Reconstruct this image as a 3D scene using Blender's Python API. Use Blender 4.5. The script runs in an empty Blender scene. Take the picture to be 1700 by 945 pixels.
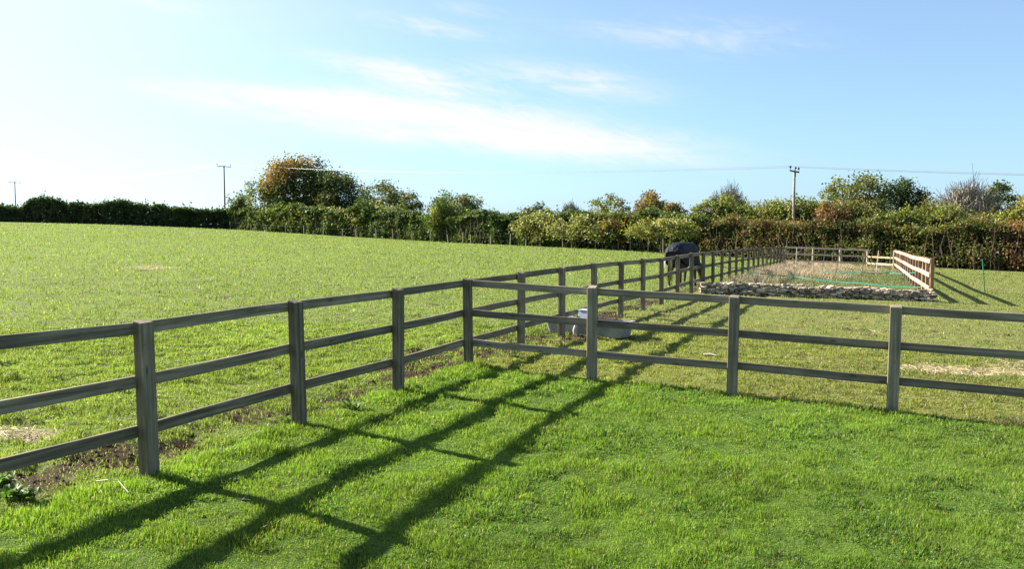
import bpy, bmesh, math, random
import numpy as np
from mathutils import Vector, Matrix, Euler
R = math.radians
rng = np.random.default_rng(7)
random.seed(7)
scene = bpy.context.scene
col = scene.collection

# ------------------------------------------------------------------ camera, sky, sun, exposure
EYE = 1.98
cam_d = bpy.data.cameras.new('camera'); cam = bpy.data.objects.new('camera', cam_d); col.objects.link(cam)
cam_d.sensor_width = 36.0; cam_d.lens = 1480.0/1700*36; cam_d.clip_start = 0.1; cam_d.clip_end = 8000
cam.location = (0, 0, EYE); cam.rotation_euler = (R(90-4.0), 0, 0)
scene.camera = cam

SUN_EL = R(29); TO_SUN = Vector((-0.891*math.cos(SUN_EL), 0.454*math.cos(SUN_EL), math.sin(SUN_EL)))
sun_d = bpy.data.lights.new('sun', 'SUN'); sun = bpy.data.objects.new('sun', sun_d); col.objects.link(sun)
sun_d.energy = 5.0; sun_d.angle = R(0.53); sun_d.color = (1.0, 0.93, 0.80)
sun.rotation_euler = (-TO_SUN).to_track_quat('-Z', 'Y').to_euler(); sun.location = (-40, 20, 40)

world = bpy.data.worlds.new('World'); scene.world = world; world.use_nodes = True
def build_world():
    nt = world.node_tree; N = nt.nodes; L = nt.links; N.clear()
    def m(op, a, b=None, c=None):
        n = N.new('ShaderNodeMath'); n.operation = op
        for i, v in enumerate((a, b, c)):
            if v is None: continue
            if isinstance(v, (int, float)): n.inputs[i].default_value = v
            else: L.new(v, n.inputs[i])
        return n.outputs[0]
    out = N.new('ShaderNodeOutputWorld'); bg = N.new('ShaderNodeBackground')
    bg.inputs['Strength'].default_value = 0.064
    L.new(bg.outputs[0], out.inputs[0])
    sky = N.new('ShaderNodeTexSky'); sky.sky_type = 'NISHITA'; sky.sun_disc = False
    sky.sun_elevation = SUN_EL; sky.sun_rotation = math.atan2(TO_SUN.x, TO_SUN.y)
    sky.air_density = 1.0; sky.dust_density = 0.35; sky.ozone_density = 2.2; sky.altitude = 100
    tc = N.new('ShaderNodeTexCoord'); sep = N.new('ShaderNodeSeparateXYZ'); L.new(tc.outputs['Generated'], sep.inputs[0])
    x, y, z = sep.outputs
    az = m('MULTIPLY', m('ARCTAN2', x, y), 57.2958); el = m('MULTIPLY', m('ARCSINE', z), 57.2958)
    # streaky noise in (azimuth, elevation) degrees, sheared so the streaks dip to the right
    comb = N.new('ShaderNodeCombineXYZ')
    L.new(m('MULTIPLY', az, 0.055), comb.inputs[0]); L.new(m('MULTIPLY', m('ADD', el, m('MULTIPLY', az, 0.10)), 0.42), comb.inputs[1])
    nz = N.new('ShaderNodeTexNoise'); nz.inputs['Scale'].default_value = 1.6; nz.inputs['Detail'].default_value = 7
    nz.inputs['Roughness'].default_value = 0.62; nz.inputs['Distortion'].default_value = 0.9
    L.new(comb.outputs[0], nz.inputs['Vector'])
    comb2 = N.new('ShaderNodeCombineXYZ')
    L.new(m('MULTIPLY', az, 0.35), comb2.inputs[0]); L.new(m('MULTIPLY', m('ADD', el, m('MULTIPLY', az, 0.25)), 1.1), comb2.inputs[1])
    nf = N.new('ShaderNodeTexNoise'); nf.inputs['Scale'].default_value = 1.4; nf.inputs['Detail'].default_value = 6
    nf.inputs['Distortion'].default_value = 1.2
    L.new(comb2.outputs[0], nf.inputs['Vector'])
    noise = m('ADD', m('MULTIPLY', m('SUBTRACT', nz.outputs['Fac'], 0.5), 2.6), m('MULTIPLY', m('SUBTRACT', nf.outputs['Fac'], 0.5), 1.1))
    total = None
    # az0, el0, half length, half height, tilt (deg, down to the right), weight, noise share
    for a0, e0, ha, hb, t, w, ns in ((-3.8, 6.0, 14.5, 1.5, 5.3, 1.0, 0.75), (-12.0, 7.6, 8.0, 0.6, 2.0, 0.7, 0.8), (4.5, 4.9, 5.5, 0.75, 6.0, 0.5, 0.6),
                                 (-6.5, 9.2, 6.0, 0.75, 9.0, 0.75, 1.0), (3.5, 9.0, 6.5, 1.0, 8.0, 0.6, 1.0),
                                 (-5.5, 12.2, 4.5, 0.55, 7.0, 0.6, 1.0), (-20.5, 12.6, 3.2, 0.45, 5.0, 0.55, 1.0),
                                 (8.5, 11.6, 7.0, 1.3, 8.0, 0.30, 1.2), (16.0, 11.0, 6.0, 1.6, 10.0, 0.22, 1.2), (-3, 13.2, 3.0, .5, 8, .35, 1.0),
                                 (60, 20, 25, 5, 0, .5, 1), (150, 25, 40, 6, 0, .5, 1), (-120, 22, 40, 5, 0, .5, 1)):
        ct, st = math.cos(R(t)), math.sin(R(t))
        da = m('SUBTRACT', az, a0); de = m('SUBTRACT', el, e0)
        u = m('MULTIPLY', m('SUBTRACT', m('MULTIPLY', da, ct), m('MULTIPLY', de, st)), 1/ha)
        v = m('MULTIPLY', m('ADD', m('MULTIPLY', da, st), m('MULTIPLY', de, ct)), 1/hb)
        r2 = m('ADD', m('MULTIPLY', u, u), m('MULTIPLY', v, v))
        e = m('EXPONENT', m('MULTIPLY', r2, -0.8))
        e = m('MULTIPLY', m('MULTIPLY', e, w), m('MAXIMUM', m('ADD', m('MULTIPLY', noise, ns), 1.0), 0.0))
        total = e if total is None else m('ADD', total, e)
    fac = N.new('ShaderNodeMapRange'); fac.interpolation_type = 'SMOOTHSTEP'
    fac.inputs['From Min'].default_value = 0.10; fac.inputs['From Max'].default_value = 1.15; fac.inputs['To Max'].default_value = 0.93
    L.new(total, fac.inputs['Value'])
    mix = N.new('ShaderNodeMix'); mix.data_type = 'RGBA'
    L.new(fac.outputs[0], mix.inputs['Factor'])
    # the air of this cool autumn day: less yellow near the horizon than the sky model
    cr = N.new('ShaderNodeValToRGB'); er = cr.color_ramp.elements
    stops = ((0.0, (.48, .70, 1.24)), (.06, (.50, .70, 1.12)), (.15, (.57, .72, .98)), (.33, (.70, .80, .90)), (.65, (.92, .92, .95)), (1.0, (.97, .97, .97)))
    while len(er) < len(stops): er.new(.5)
    for i, (p_, c_) in enumerate(stops): er[i].position = p_; er[i].color = (*c_, 1)
    L.new(m('MULTIPLY', el, 1/20), cr.inputs['Fac'])
    tint = N.new('ShaderNodeMix'); tint.data_type = 'RGBA'; tint.blend_type = 'MULTIPLY'; tint.inputs['Factor'].default_value = 1
    L.new(sky.outputs[0], tint.inputs['A']); L.new(cr.outputs['Color'], tint.inputs['B']); 
    # whitish aureole of thin high haze around the sun
    dp = N.new('ShaderNodeVectorMath'); dp.operation = 'DOT_PRODUCT'; L.new(tc.outputs['Generated'], dp.inputs[0]); dp.inputs[1].default_value = TO_SUN
    au = N.new('ShaderNodeMapRange'); au.interpolation_type = 'SMOOTHSTEP'; au.inputs['From Min'].default_value = .5; au.inputs['From Max'].default_value = .86; au.inputs['To Max'].default_value = .55
    L.new(dp.outputs['Value'], au.inputs['Value'])
    halo = N.new('ShaderNodeMix'); halo.data_type = 'RGBA'; L.new(au.outputs[0], halo.inputs['Factor']); L.new(tint.outputs['Result'], halo.inputs['A']); halo.inputs['B'].default_value = (4.7, 4.9, 5.2, 1)
    L.new(halo.outputs['Result'], mix.inputs['A'])
    mix.inputs['B'].default_value = (4.9, 4.8, 4.78, 1)
    L.new(mix.outputs['Result'], bg.inputs['Color'])
build_world()
scene.view_settings.view_transform = 'Standard'; scene.view_settings.look = 'None'
scene.view_settings.exposure = 1.74; scene.view_settings.gamma = 1.0; scene.view_settings.use_curve_mapping = False
scene.cycles.max_bounces = 6; scene.cycles.diffuse_bounces = 3; scene.cycles.transmission_bounces = 4; scene.cycles.transparent_max_bounces = 4

# ------------------------------------------------------------------ terrain height
TP = np.array([(-2.88,6.87,.02),(-2.07,8.5,.03),(-1.35,10.2,.0),(-.59,11.95,0),(-.77,5.81,-.107),(.08,7.46,-.097),(.84,9.19,-.085),
  (1.06,11.17,-.06),(2.63,10.4,-.10),(4.24,9.7,-.15),(0,0,-.3),(4,4,-.28),(-4,2,-.05),(8,7,-.27),(2.88,19.6,-.07),(3.84,22.7,-.13),(5.44,26.8,-.15),
  (7.4,32,-.22),(9.,36.5,-.3),(5.75,26.5,-.14),(12.2,25.7,-.32),(17.25,56,-.74),(22.3,56,-.92),(23.1,53.5,-.92),(17.3,34,-.6),(15.5,38,-.55),
  (-74.5,130,2.05),(-56,128,1.62),(-38.4,125,.97),(-18.2,108,.16),(-3.2,93.5,-.29),(12.3,79,-.63),(21.3,70,-.99),(31.5,62,-1.28),(50,46,-1.7),
  (-3.55,5.02,.07),(-1.2,4.9,-.16),(.5,4.5,-.25),(-20,40,.35),(-40,60,.95),(-15,15,.3),(-110,134,2.9),(-60,80,1.5),(-10,60,-.02),(30,30,-.9),(-40,10,.9),(6,18,-.2)])
def tps_fit(P, lam=0.02):
    X = P[:, :2]/30.0; n = len(P)
    r = np.linalg.norm(X[:, None]-X[None], axis=2); K = np.where(r > 0, r*r*np.log(r+1e-12), 0)+lam*0.05*np.eye(n)
    Q = np.c_[np.ones(n), X]
    A = np.block([[K, Q], [Q.T, np.zeros((3, 3))]])
    return np.linalg.solve(A, np.r_[P[:, 2], 0, 0, 0])
TW = tps_fit(TP)
def ground(x, y):
    x = np.asarray(x, float); y = np.asarray(y, float); shp = np.broadcast(x, y).shape
    x = np.broadcast_to(x, shp).ravel(); y = np.broadcast_to(y, shp).ravel()
    xc = np.clip(x, -115, 70)/30; yc = np.clip(y, -5, 150)/30; out = np.empty(len(x))
    for i in range(0, len(x), 100000):
        a = xc[i:i+100000]; b = yc[i:i+100000]
        r2 = (a[:, None]-TP[None, :, 0]/30)**2+(b[:, None]-TP[None, :, 1]/30)**2
        out[i:i+100000] = (0.5*r2*np.log(r2+1e-12))@TW[:-3]+TW[-3]+TW[-2]*a+TW[-1]*b
    far = np.maximum(0, np.maximum(np.abs(x)-115, y-150))
    out -= far*0.03
    return out.reshape(shp)
def gz(x, y): return float(ground(np.array([x]), np.array([y]))[0])

# value noise for masks
class VNoise:
    def __init__(s, seed): s.t = np.random.default_rng(seed).random((256, 256))
    def __call__(s, x, y, sc):
        x = np.asarray(x)/sc; y = np.asarray(y)/sc
        xi = np.floor(x).astype(int); yi = np.floor(y).astype(int); fx = x-xi; fy = y-yi
        fx = fx*fx*(3-2*fx); fy = fy*fy*(3-2*fy); t = s.t
        g = lambda a, b: t[a % 256, b % 256]
        return (g(xi, yi)*(1-fx)+g(xi+1, yi)*fx)*(1-fy)+(g(xi, yi+1)*(1-fx)+g(xi+1, yi+1)*fx)*fy
    def fbm(s, x, y, sc, o=4):
        v = 0; a = .5; 
        for i in range(o): v = v+a*s(x+i*17.3, y-i*9.1, sc/2**i); a *= .5
        return v/(1-.5**o)
NA, NB, NC = VNoise(1), VNoise(2), VNoise(3)

# ------------------------------------------------------------------ fence lines in plan
Y0, DX, DY = 6.8, 0.738, 1.775                      # first post of the long fence and its bay vector
LPTS = [(-2.812+DX*k, Y0+DY*k) for k in range(-2, 13)]
pe = LPTS[-1]; END = (17.2, 56.0)
LPTS += [(pe[0]+(END[0]-pe[0])*k/16, pe[1]+(END[1]-pe[1])*k/16) for k in range(1, 17)]
COR = LPTS[5]                                        # corner post shared with the cross fence
RD = (0.9120, -0.4102); RPTS = [(COR[0]+RD[0]*1.785*k, COR[1]+RD[1]*1.785*k) for k in range(0, 7)]
def u_left(x, y):                                    # distance to the right of the long fence
    n = math.hypot(DX, DY); a = ((x-COR[0])*DY-(y-COR[1])*DX)/n
    ex, ey = END[0]-pe[0], END[1]-pe[1]; n2 = math.hypot(ex, ey)
    b = ((x-pe[0])*ey-(y-pe[1])*ex)/n2
    return np.where(y < pe[1], a, b)
def v_cross(x, y):                                   # distance beyond the cross fence
    return (x-COR[0])*(-RD[1])+(y-COR[1])*RD[0]
RF0, RF1 = (12.25, 25.95), (23.1, 53.6)              # pale right-hand fence of the enclosure
W0, W1 = (5.72, 26.6), (12.15, 25.75)                # stone wall
def in_enclosure(x, y):
    a = (x-W0[0])*(-(W1[1]-W0[1]))+(y-W0[1])*(W1[0]-W0[0])
    b = (x-RF0[0])*(RF1[1]-RF0[1])-(y-RF0[1])*(RF1[0]-RF0[0])
    return (a > 0.4) & (b < 0) & (u_left(x, y) > 0.05) & (y < 56)
def masks(x, y):
    wob = (NA.fbm(x, y, .5, 3)-.5)*.35
    u = u_left(x, y); v = v_cross(x, y)
    lawn = (u > -.12+wob*1.2) & (v < .06+wob*.5)
    enc = in_enclosure(x, y)
    pad = (u > .0) & ~lawn & ~enc
    field = ~lawn & ~enc & ~pad
    n1 = NB.fbm(x, y, .9, 4); n2 = NC.fbm(x, y, 2.2, 3)
    strip = np.exp(-((u+.42)/.42)**2)*np.clip((y-8)/3, 0, 1)*np.clip((36-y)/6, 0, 1)*(n2*.9+.5)
    strip = np.maximum(strip, np.clip((u+1.45)/.35, 0, 1)*np.clip((-.08-u)/.15, 0, 1)*np.clip((y-10.6)/1.2, 0, 1)*np.clip((17.5-y)/2, 0, 1)*1.0)
    strip2 = np.exp(-((u+.62)/.35)**2)*np.clip((8.5-y)/1.5, 0, 1)*.92+np.exp(-((u+.6)/.4)**2)*(y > 7)*(y < 12)*.48
    strip3 = np.exp(-((u-.15)/.45)**2)*np.exp(-((y-13.6)/1.6)**2)*.55+np.exp(-(((x-1.3)/1.)**2+((y-15.6)/.8)**2))*.8
    edge = np.exp(-((v-.16)/.12)**2)*(u > .3)*.7*(x < 9)
    mud = np.clip((np.maximum(np.maximum(np.maximum(strip, strip2), strip3), edge)+(n1-.5)*1.9+(NC.fbm(x, y, .25, 3)-.5)*1.3-.50)*3.2, 0, 1)
    mud = np.where(lawn, mud*.15, mud)
    def blob(cx, cy, rx, ry, rot=0):
        c, s = math.cos(rot), math.sin(rot); a = (x-cx)*c+(y-cy)*s; b = -(x-cx)*s+(y-cy)*c
        return np.exp(-((a/rx)**2+(b/ry)**2))
    hay = blob(-13.9, 34.3, 1.3, .8)*1.0+blob(-4.3, 7.75, .38, .26)*1.0+blob(7.0, 12.9, 1.7, .36, -.17)*1.25+blob(5.0, 15.9, .5, .3)*.8+blob(8.6, 13.6, 1.6, .5)*.9+blob(3.2, 16.6, .7, .4)*.3+blob(4.4, 11.9, .4, .22)*.7
    hay = np.clip((hay+(n1-.5)*1.1-.35)*3, 0, 1)
    return lawn, pad, enc, field, mud, hay

# ------------------------------------------------------------------ helpers
def tag(o, label=None, cat=None, group=None, kind=None):
    if label: o['label'] = label
    if cat: o['category'] = cat
    if group: o['group'] = group
    if kind: o['kind'] = kind
    return o
def link(o, parent=None):
    col.objects.link(o)
    if parent is not None: o.parent = parent
    return o
def empty(name, loc, rz=0):
    o = bpy.data.objects.new(name, None); o.location = loc; o.rotation_euler = (0, 0, rz); o.empty_display_size = .2
    return link(o)
def mesh_np(name, V, F, mat, parent=None, tint=None, smooth=False, sizes=None):
    """V (n,3); F (m,k) faces, or a flat index array together with sizes"""
    me = bpy.data.meshes.new(name); V = np.asarray(V, np.float32)
    if sizes is None:
        F = np.asarray(F, np.int32); k = F.shape[1]; idx = F.ravel(); m = len(F); starts = np.arange(m, dtype=np.int32)*k; tot = np.full(m, k, np.int32)
    else:
        idx = np.asarray(F, np.int32); tot = np.asarray(sizes, np.int32); m = len(tot); starts = np.r_[0, np.cumsum(tot)[:-1]].astype(np.int32)
    me.vertices.add(len(V)); me.vertices.foreach_set('co', V.ravel())
    me.loops.add(len(idx)); me.loops.foreach_set('vertex_index', idx)
    me.polygons.add(m); me.polygons.foreach_set('loop_start', starts); me.polygons.foreach_set('loop_total', tot)
    me.update(calc_edges=True)
    if tint is not None:
        a = me.attributes.new('tint', 'FLOAT_COLOR', 'FACE'); t = np.c_[tint, np.ones(len(tint))].astype(np.float32); a.data.foreach_set('color', t.ravel())
    me.polygons.foreach_set('use_smooth', np.full(m, smooth)); 
    me.materials.append(mat)
    return link(bpy.data.objects.new(name, me), parent)
class MB:
    def __init__(s): s.v = []; s.f = []; s.sz = []; s.t = []; s.n = 0
    def add(s, V, faces, tint=None):
        for f in faces: s.f.extend([i+s.n for i in f]); s.sz.append(len(f)); s.t.append(tint if tint is not None else (.5, .5, .5))
        s.v.extend([tuple(p) for p in V]); s.n += len(V)
    def tube(s, pts, rad, sides=6, tint=None, cap=True):
        pts = [Vector(p) for p in pts]; V = []; n = len(pts)
        up = None
        for i, p in enumerate(pts):
            d = (pts[min(i+1, n-1)]-pts[max(i-1, 0)]).normalized()
            if up is None: up = Vector((0, 0, 1)) if abs(d.z) < .9 else Vector((1, 0, 0))
            a = d.cross(up).normalized(); b = a.cross(d).normalized(); up = b
            r = rad[i] if hasattr(rad, '__len__') else rad
            for k in range(sides):
                t = 2*math.pi*k/sides; V.append(p+a*(r*math.cos(t))+b*(r*math.sin(t)))
        F = []
        for i in range(n-1):
            for k in range(sides):
                k2 = (k+1) % sides; F.append((i*sides+k, i*sides+k2, (i+1)*sides+k2, (i+1)*sides+k))
        if cap: F.append(tuple(range(sides-1, -1, -1))); F.append(tuple((n-1)*sides+k for k in range(sides)))
        s.add(V, F, tint)
    def box(s, c, d, rot=None, tint=None, taper=1.0):
        V = []
        for z in (-1, 1):
            k = taper if z > 0 else 1
            for x, y in ((-1, -1), (1, -1), (1, 1), (-1, 1)): V.append(Vector((x*d[0]/2*k, y*d[1]/2*k, z*d[2]/2)))
        if rot is not None: V = [rot@v for v in V]
        V = [v+Vector(c) for v in V]
        s.add(V, [(3, 2, 1, 0), (4, 5, 6, 7), (0, 1, 5, 4), (1, 2, 6, 5), (2, 3, 7, 6), (3, 0, 4, 7)], tint)
    def build(s, name, mat, parent=None, tinted=False, smooth=False):
        return mesh_np(name, s.v, s.f, mat, parent, np.array(s.t) if tinted else None, smooth, s.sz)

# ------------------------------------------------------------------ materials
def mat_base(name):
    m = bpy.data.materials.new(name); m.use_nodes = True; nt = m.node_tree
    return m, nt, nt.nodes['Principled BSDF']
def noise(nt, vec, scale, detail=4, rough=.55, dist=0):
    n = nt.nodes.new('ShaderNodeTexNoise'); n.inputs['Scale'].default_value = scale; n.inputs['Detail'].default_value = detail
    n.inputs['Roughness'].default_value = rough; n.inputs['Distortion'].default_value = dist
    if vec is not None: nt.links.new(vec, n.inputs['Vector'])
    return n.outputs['Fac']
def ramp(nt, fac, stops):
    r = nt.nodes.new('ShaderNodeValToRGB'); e = r.color_ramp.elements
    while len(e) < len(stops): e.new(.5)
    for i, (p, c) in enumerate(stops): e[i].position = p; e[i].color = (*c, 1)
    nt.links.new(fac, r.inputs['Fac']); return r.outputs['Color']
def mixc(nt, fac, a, b, mode='MIX'):
    n = nt.nodes.new('ShaderNodeMix'); n.data_type = 'RGBA'; n.blend_type = mode
    for s, v in (('Factor', fac), ('A', a), ('B', b)):
        if isinstance(v, (int, float)): n.inputs[s].default_value = v
        elif isinstance(v, tuple): n.inputs[s].default_value = (*v, 1)
        else: nt.links.new(v, n.inputs[s])
    return n.outputs['Result']
def math_n(nt, op, a, b=0.0):
    n = nt.nodes.new('ShaderNodeMath'); n.operation = op
    for i, v in enumerate((a, b)):
        if isinstance(v, (int, float)): n.inputs[i].default_value = v
        else: nt.links.new(v, n.inputs[i])
    return n.outputs[0]
def bump(nt, b, h, strength=.4, dist=.02):
    n = nt.nodes.new('ShaderNodeBump'); n.inputs['Strength'].default_value = strength; n.inputs['Distance'].default_value = dist
    nt.links.new(h, n.inputs['Height']); nt.links.new(n.outputs[0], b.inputs['Normal'])
def coords(nt, kind='Object', scale=(1, 1, 1)):
    tc = nt.nodes.new('ShaderNodeTexCoord'); mp = nt.nodes.new('ShaderNodeMapping'); mp.inputs['Scale'].default_value = scale
    nt.links.new(tc.outputs[kind], mp.inputs['Vector']); return mp.outputs[0]

def wood(name, axis, dark, mid, light, green=0.2, rough=.85):
    m, nt, b = mat_base(name)
    st = [28, 28, 28]; st[axis] = 1.1
    oi = nt.nodes.new('ShaderNodeObjectInfo')
    tc = nt.nodes.new('ShaderNodeTexCoord'); ad = nt.nodes.new('ShaderNodeVectorMath'); ad.operation = 'MULTIPLY_ADD'
    nt.links.new(oi.outputs['Random'], ad.inputs[0]); ad.inputs[1].default_value = (13, 7, 19); nt.links.new(tc.outputs['Object'], ad.inputs[2])
    def mp(sc):
        n = nt.nodes.new('ShaderNodeMapping'); n.inputs['Scale'].default_value = sc; nt.links.new(ad.outputs[0], n.inputs['Vector']); return n.outputs[0]
    g = noise(nt, mp(tuple(st)), 1.0, 6, .6, .5)
    c = ramp(nt, g, [(.30, dark), (.5, mid), (.72, light)])
    blot = noise(nt, mp((3, 3, 3)), 1.0, 5, .6)
    c = mixc(nt, math_n(nt, 'MULTIPLY', ramp(nt, blot, [(.45, (0, 0, 0)), (.7, (1, 1, 1))]), .55), c, tuple(k*.55 for k in mid))
    moss = noise(nt, mp((2.2, 2.2, 2.2)), 2.0, 5, .65)
    c = mixc(nt, math_n(nt, 'MULTIPLY', ramp(nt, moss, [(.5, (0, 0, 0)), (.7, (1, 1, 1))]), green), c, (.075, .095, .045))
    st2 = [9, 9, 9]; st2[axis] = 2.3
    vo = nt.nodes.new('ShaderNodeTexVoronoi'); vo.inputs['Scale'].default_value = 1.0; nt.links.new(mp(tuple(st2)), vo.inputs['Vector'])
    kn = ramp(nt, vo.outputs['Distance'], [(.06, (1, 1, 1)), (.13, (0, 0, 0))])
    c = mixc(nt, math_n(nt, 'MULTIPLY', kn, .7), c, tuple(k*.35 for k in dark))
    rv = math_n(nt, 'ADD', math_n(nt, 'MULTIPLY', oi.outputs['Random'], .5), .75)
    cv = nt.nodes.new('ShaderNodeVectorMath'); cv.operation = 'SCALE'; nt.links.new(c, cv.inputs[0]); nt.links.new(rv, cv.inputs['Scale'])
    nt.links.new(cv.outputs[0], b.inputs['Base Color']); b.inputs['Roughness'].default_value = rough
    b.inputs['Specular IOR Level'].default_value = .25
    bump(nt, b, g, .55, .006)
    return m
GW = ((.075, .060, .037), (.175, .143, .095), (.32, .27, .185))
M = {}
M['rail'] = wood('weathered_rail_wood', 0, *GW); M['post'] = wood('weathered_post_wood', 2, *GW)
GR = ((.105, .086, .060), (.215, .18, .13), (.35, .30, .225))
M['grey_rail'] = wood('grey_rail_wood', 0, *GR, green=.15); M['grey_post'] = wood('grey_post_wood', 2, *GR, green=.25)
PW = ((.36, .24, .135), (.52, .37, .225), (.64, .50, .35)); PD = ((.22, .12, .07), (.33, .19, .115), (.42, .27, .17))
M['new_rail'] = wood('new_rail_wood', 0, *PW, green=0); M['new_post'] = wood('new_post_wood', 2, *PD, green=0)
AW = ((.28, .22, .15), (.46, .38, .28), (.6, .52, .4))
M['aged_rail'] = wood('silvered_rail_wood', 0, *AW, green=.1); M['aged_post'] = wood('silvered_post_wood', 2, *AW, green=.1)
M['pole'] = wood('pole_wood', 2, (.12, .10, .075), (.24, .20, .16), (.36, .31, .25), green=.1)

def leaf_mat(name, rough=.5, trans=.45, spec=.4, tmul=(1.15, 1.25, .55)):
    m, nt, b = mat_base(name); L = nt.links
    at = nt.nodes.new('ShaderNodeAttribute'); at.attribute_name = 'tint'
    L.new(at.outputs['Color'], b.inputs['Base Color']); b.inputs['Roughness'].default_value = rough; b.inputs['Specular IOR Level'].default_value = spec
    tr = nt.nodes.new('ShaderNodeBsdfTranslucent'); L.new(mixc(nt, 1.0, at.outputs['Color'], tmul, 'MULTIPLY'), tr.inputs['Color'])
    mx = nt.nodes.new('ShaderNodeMixShader'); mx.inputs[0].default_value = trans
    L.new(b.outputs[0], mx.inputs[1]); L.new(tr.outputs[0], mx.inputs[2]); L.new(mx.outputs[0], nt.nodes['Material Output'].inputs['Surface'])
    return m
M['leaf'] = leaf_mat('leaf', .55, .4, .25)
M['grass'] = leaf_mat('grass_blade', .42, .5, .35, (1.3, 1.45, .6))
M['straw'] = leaf_mat('dry_straw', .6, .3, .3, (1, 1, .9))
def plain(name, c, rough=.7, metal=0.0, var=.25, sc=6.0, spec=.3):
    m, nt, b = mat_base(name); n = noise(nt, coords(nt, 'Object'), sc, 5, .6)
    nt.links.new(ramp(nt, n, [(.3, tuple(k*(1-var) for k in c)), (.7, tuple(min(1, k*(1+var)) for k in c))]), b.inputs['Base Color'])
    b.inputs['Roughness'].default_value = rough; b.inputs['Metallic'].default_value = metal; b.inputs['Specular IOR Level'].default_value = spec
    bump(nt, b, n, .2, .01)
    return m
M['bark'] = plain('bark', (.10, .085, .065), .9, sc=14, var=.4)
M['twig'] = plain('grey_twig', (.30, .26, .22), .9, sc=9, var=.3)
M['hstem'] = plain('hedge_stem', (.16, .125, .095), .9, sc=9, var=.4)

def ground_mat():
    m, nt, b = mat_base('turf_and_soil'); L = nt.links
    co = coords(nt, 'Object')
    def at(n):
        a = nt.nodes.new('ShaderNodeAttribute'); a.attribute_name = n; return a.outputs['Fac']
    n_big = noise(nt, co, .35, 4); n_mid = noise(nt, co, 2.2, 5, .6); n_fine = noise(nt, co, 14, 5, .7); n_tiny = noise(nt, co, 70, 4, .7)
    lawn = mixc(nt, n_fine, (.050, .090, .014), (.115, .185, .028))
    fld = mixc(nt, n_fine, (.090, .125, .030), (.20, .26, .070)); fld = mixc(nt, ramp(nt, n_mid, [(.4, (0, 0, 0)), (.75, (1, 1, 1))]), fld, (.145, .15, .055))
    pad = mixc(nt, n_fine, (.085, .105, .026), (.225, .245, .075)); pad = mixc(nt, ramp(nt, n_mid, [(.45, (0, 0, 0)), (.7, (1, 1, 1))]), pad, (.19, .165, .07))
    enc = mixc(nt, n_fine, (.09, .11, .035), (.22, .22, .09))
    mud = mixc(nt, n_fine, (.018, .011, .007), (.075, .044, .026)); mud = mixc(nt, ramp(nt, n_tiny, [(.55, (0, 0, 0)), (.75, (1, 1, 1))]), mud, (.15, .095, .055))
    hay = mixc(nt, n_fine, (.24, .19, .10), (.52, .44, .29))
    c = fld
    for fac, cc in ((at('lawn'), lawn), (at('pad'), pad), (at('enc'), enc), (at('mud'), mud), (at('hay'), hay)): c = mixc(nt, fac, c, cc)
    c = mixc(nt, .35, c, ramp(nt, n_big, [(.3, (.6, .62, .55)), (.7, (1, 1, 1))]), 'MULTIPLY')
    L.new(c, b.inputs['Base Color']); b.inputs['Roughness'].default_value = .95; b.inputs['Specular IOR Level'].default_value = .1
    h = math_n(nt, 'ADD', math_n(nt, 'MULTIPLY', n_mid, 1.2), math_n(nt, 'ADD', math_n(nt, 'MULTIPLY', n_fine, .6), math_n(nt, 'MULTIPLY', n_tiny, .15)))
    bump(nt, b, h, .8, .06)
    return m
M['ground'] = ground_mat()

# ------------------------------------------------------------------ the ground, one sheet to the horizon
def axis(lo, hi, step, out_lo, out_hi, g):
    a = list(np.arange(lo, hi, step)); s = step; v = hi
    while v < out_hi: a.append(v); s *= g; v += s
    a.append(out_hi); s = step; v = lo-step; b = []
    while v > out_lo: b.append(v); s *= g; v -= s
    b.append(out_lo)
    return np.array(sorted(b+a))
gx = axis(-6, 9, .1, -2500, 2500, 1.05); gy = axis(4.2, 17, .1, -400, 3000, 1.035)
XX, YY = np.meshgrid(gx, gy); ZZ = ground(XX, YY)
mud_m = masks(XX.ravel(), YY.ravel())
def relief(x, y):
    rough = np.where(u_left(x, y) < 0, 1.9, np.where(v_cross(x, y) > 0, 1.2, .9))
    return ((NB.fbm(x, y, .45, 3)-.5)*.035+np.minimum(0, NC.fbm(x, y, .22, 2)-.42)*.10)*rough+(NA.fbm(x, y, 1.7, 3)-.5)*.05
rel = relief(XX, YY)
rel = rel*np.exp(-np.maximum(0, np.abs(YY-12)-25)/30)-(mud_m[4].reshape(XX.shape))*.035
V = np.c_[XX.ravel(), YY.ravel(), (ZZ+rel).ravel()]
nx, ny = len(gx), len(gy); ii = np.arange(nx*ny).reshape(ny, nx)
F = np.stack([ii[:-1, :-1], ii[:-1, 1:], ii[1:, 1:], ii[1:, :-1]], -1).reshape(-1, 4)
g_o = tag(mesh_np('ground', V, F, M['ground'], smooth=True), kind='structure')
for nm, k in (('lawn', 0), ('pad', 1), ('enc', 2), ('mud', 4), ('hay', 5)):
    a = g_o.data.attributes.new(nm, 'FLOAT', 'POINT'); a.data.foreach_set('value', mud_m[k].astype(np.float32))
def gsurf(x, y):
    z = ground(x, y); r = relief(x, y)
    return z+r*np.exp(-np.maximum(0, np.abs(y-12)-25)/30)

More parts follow.
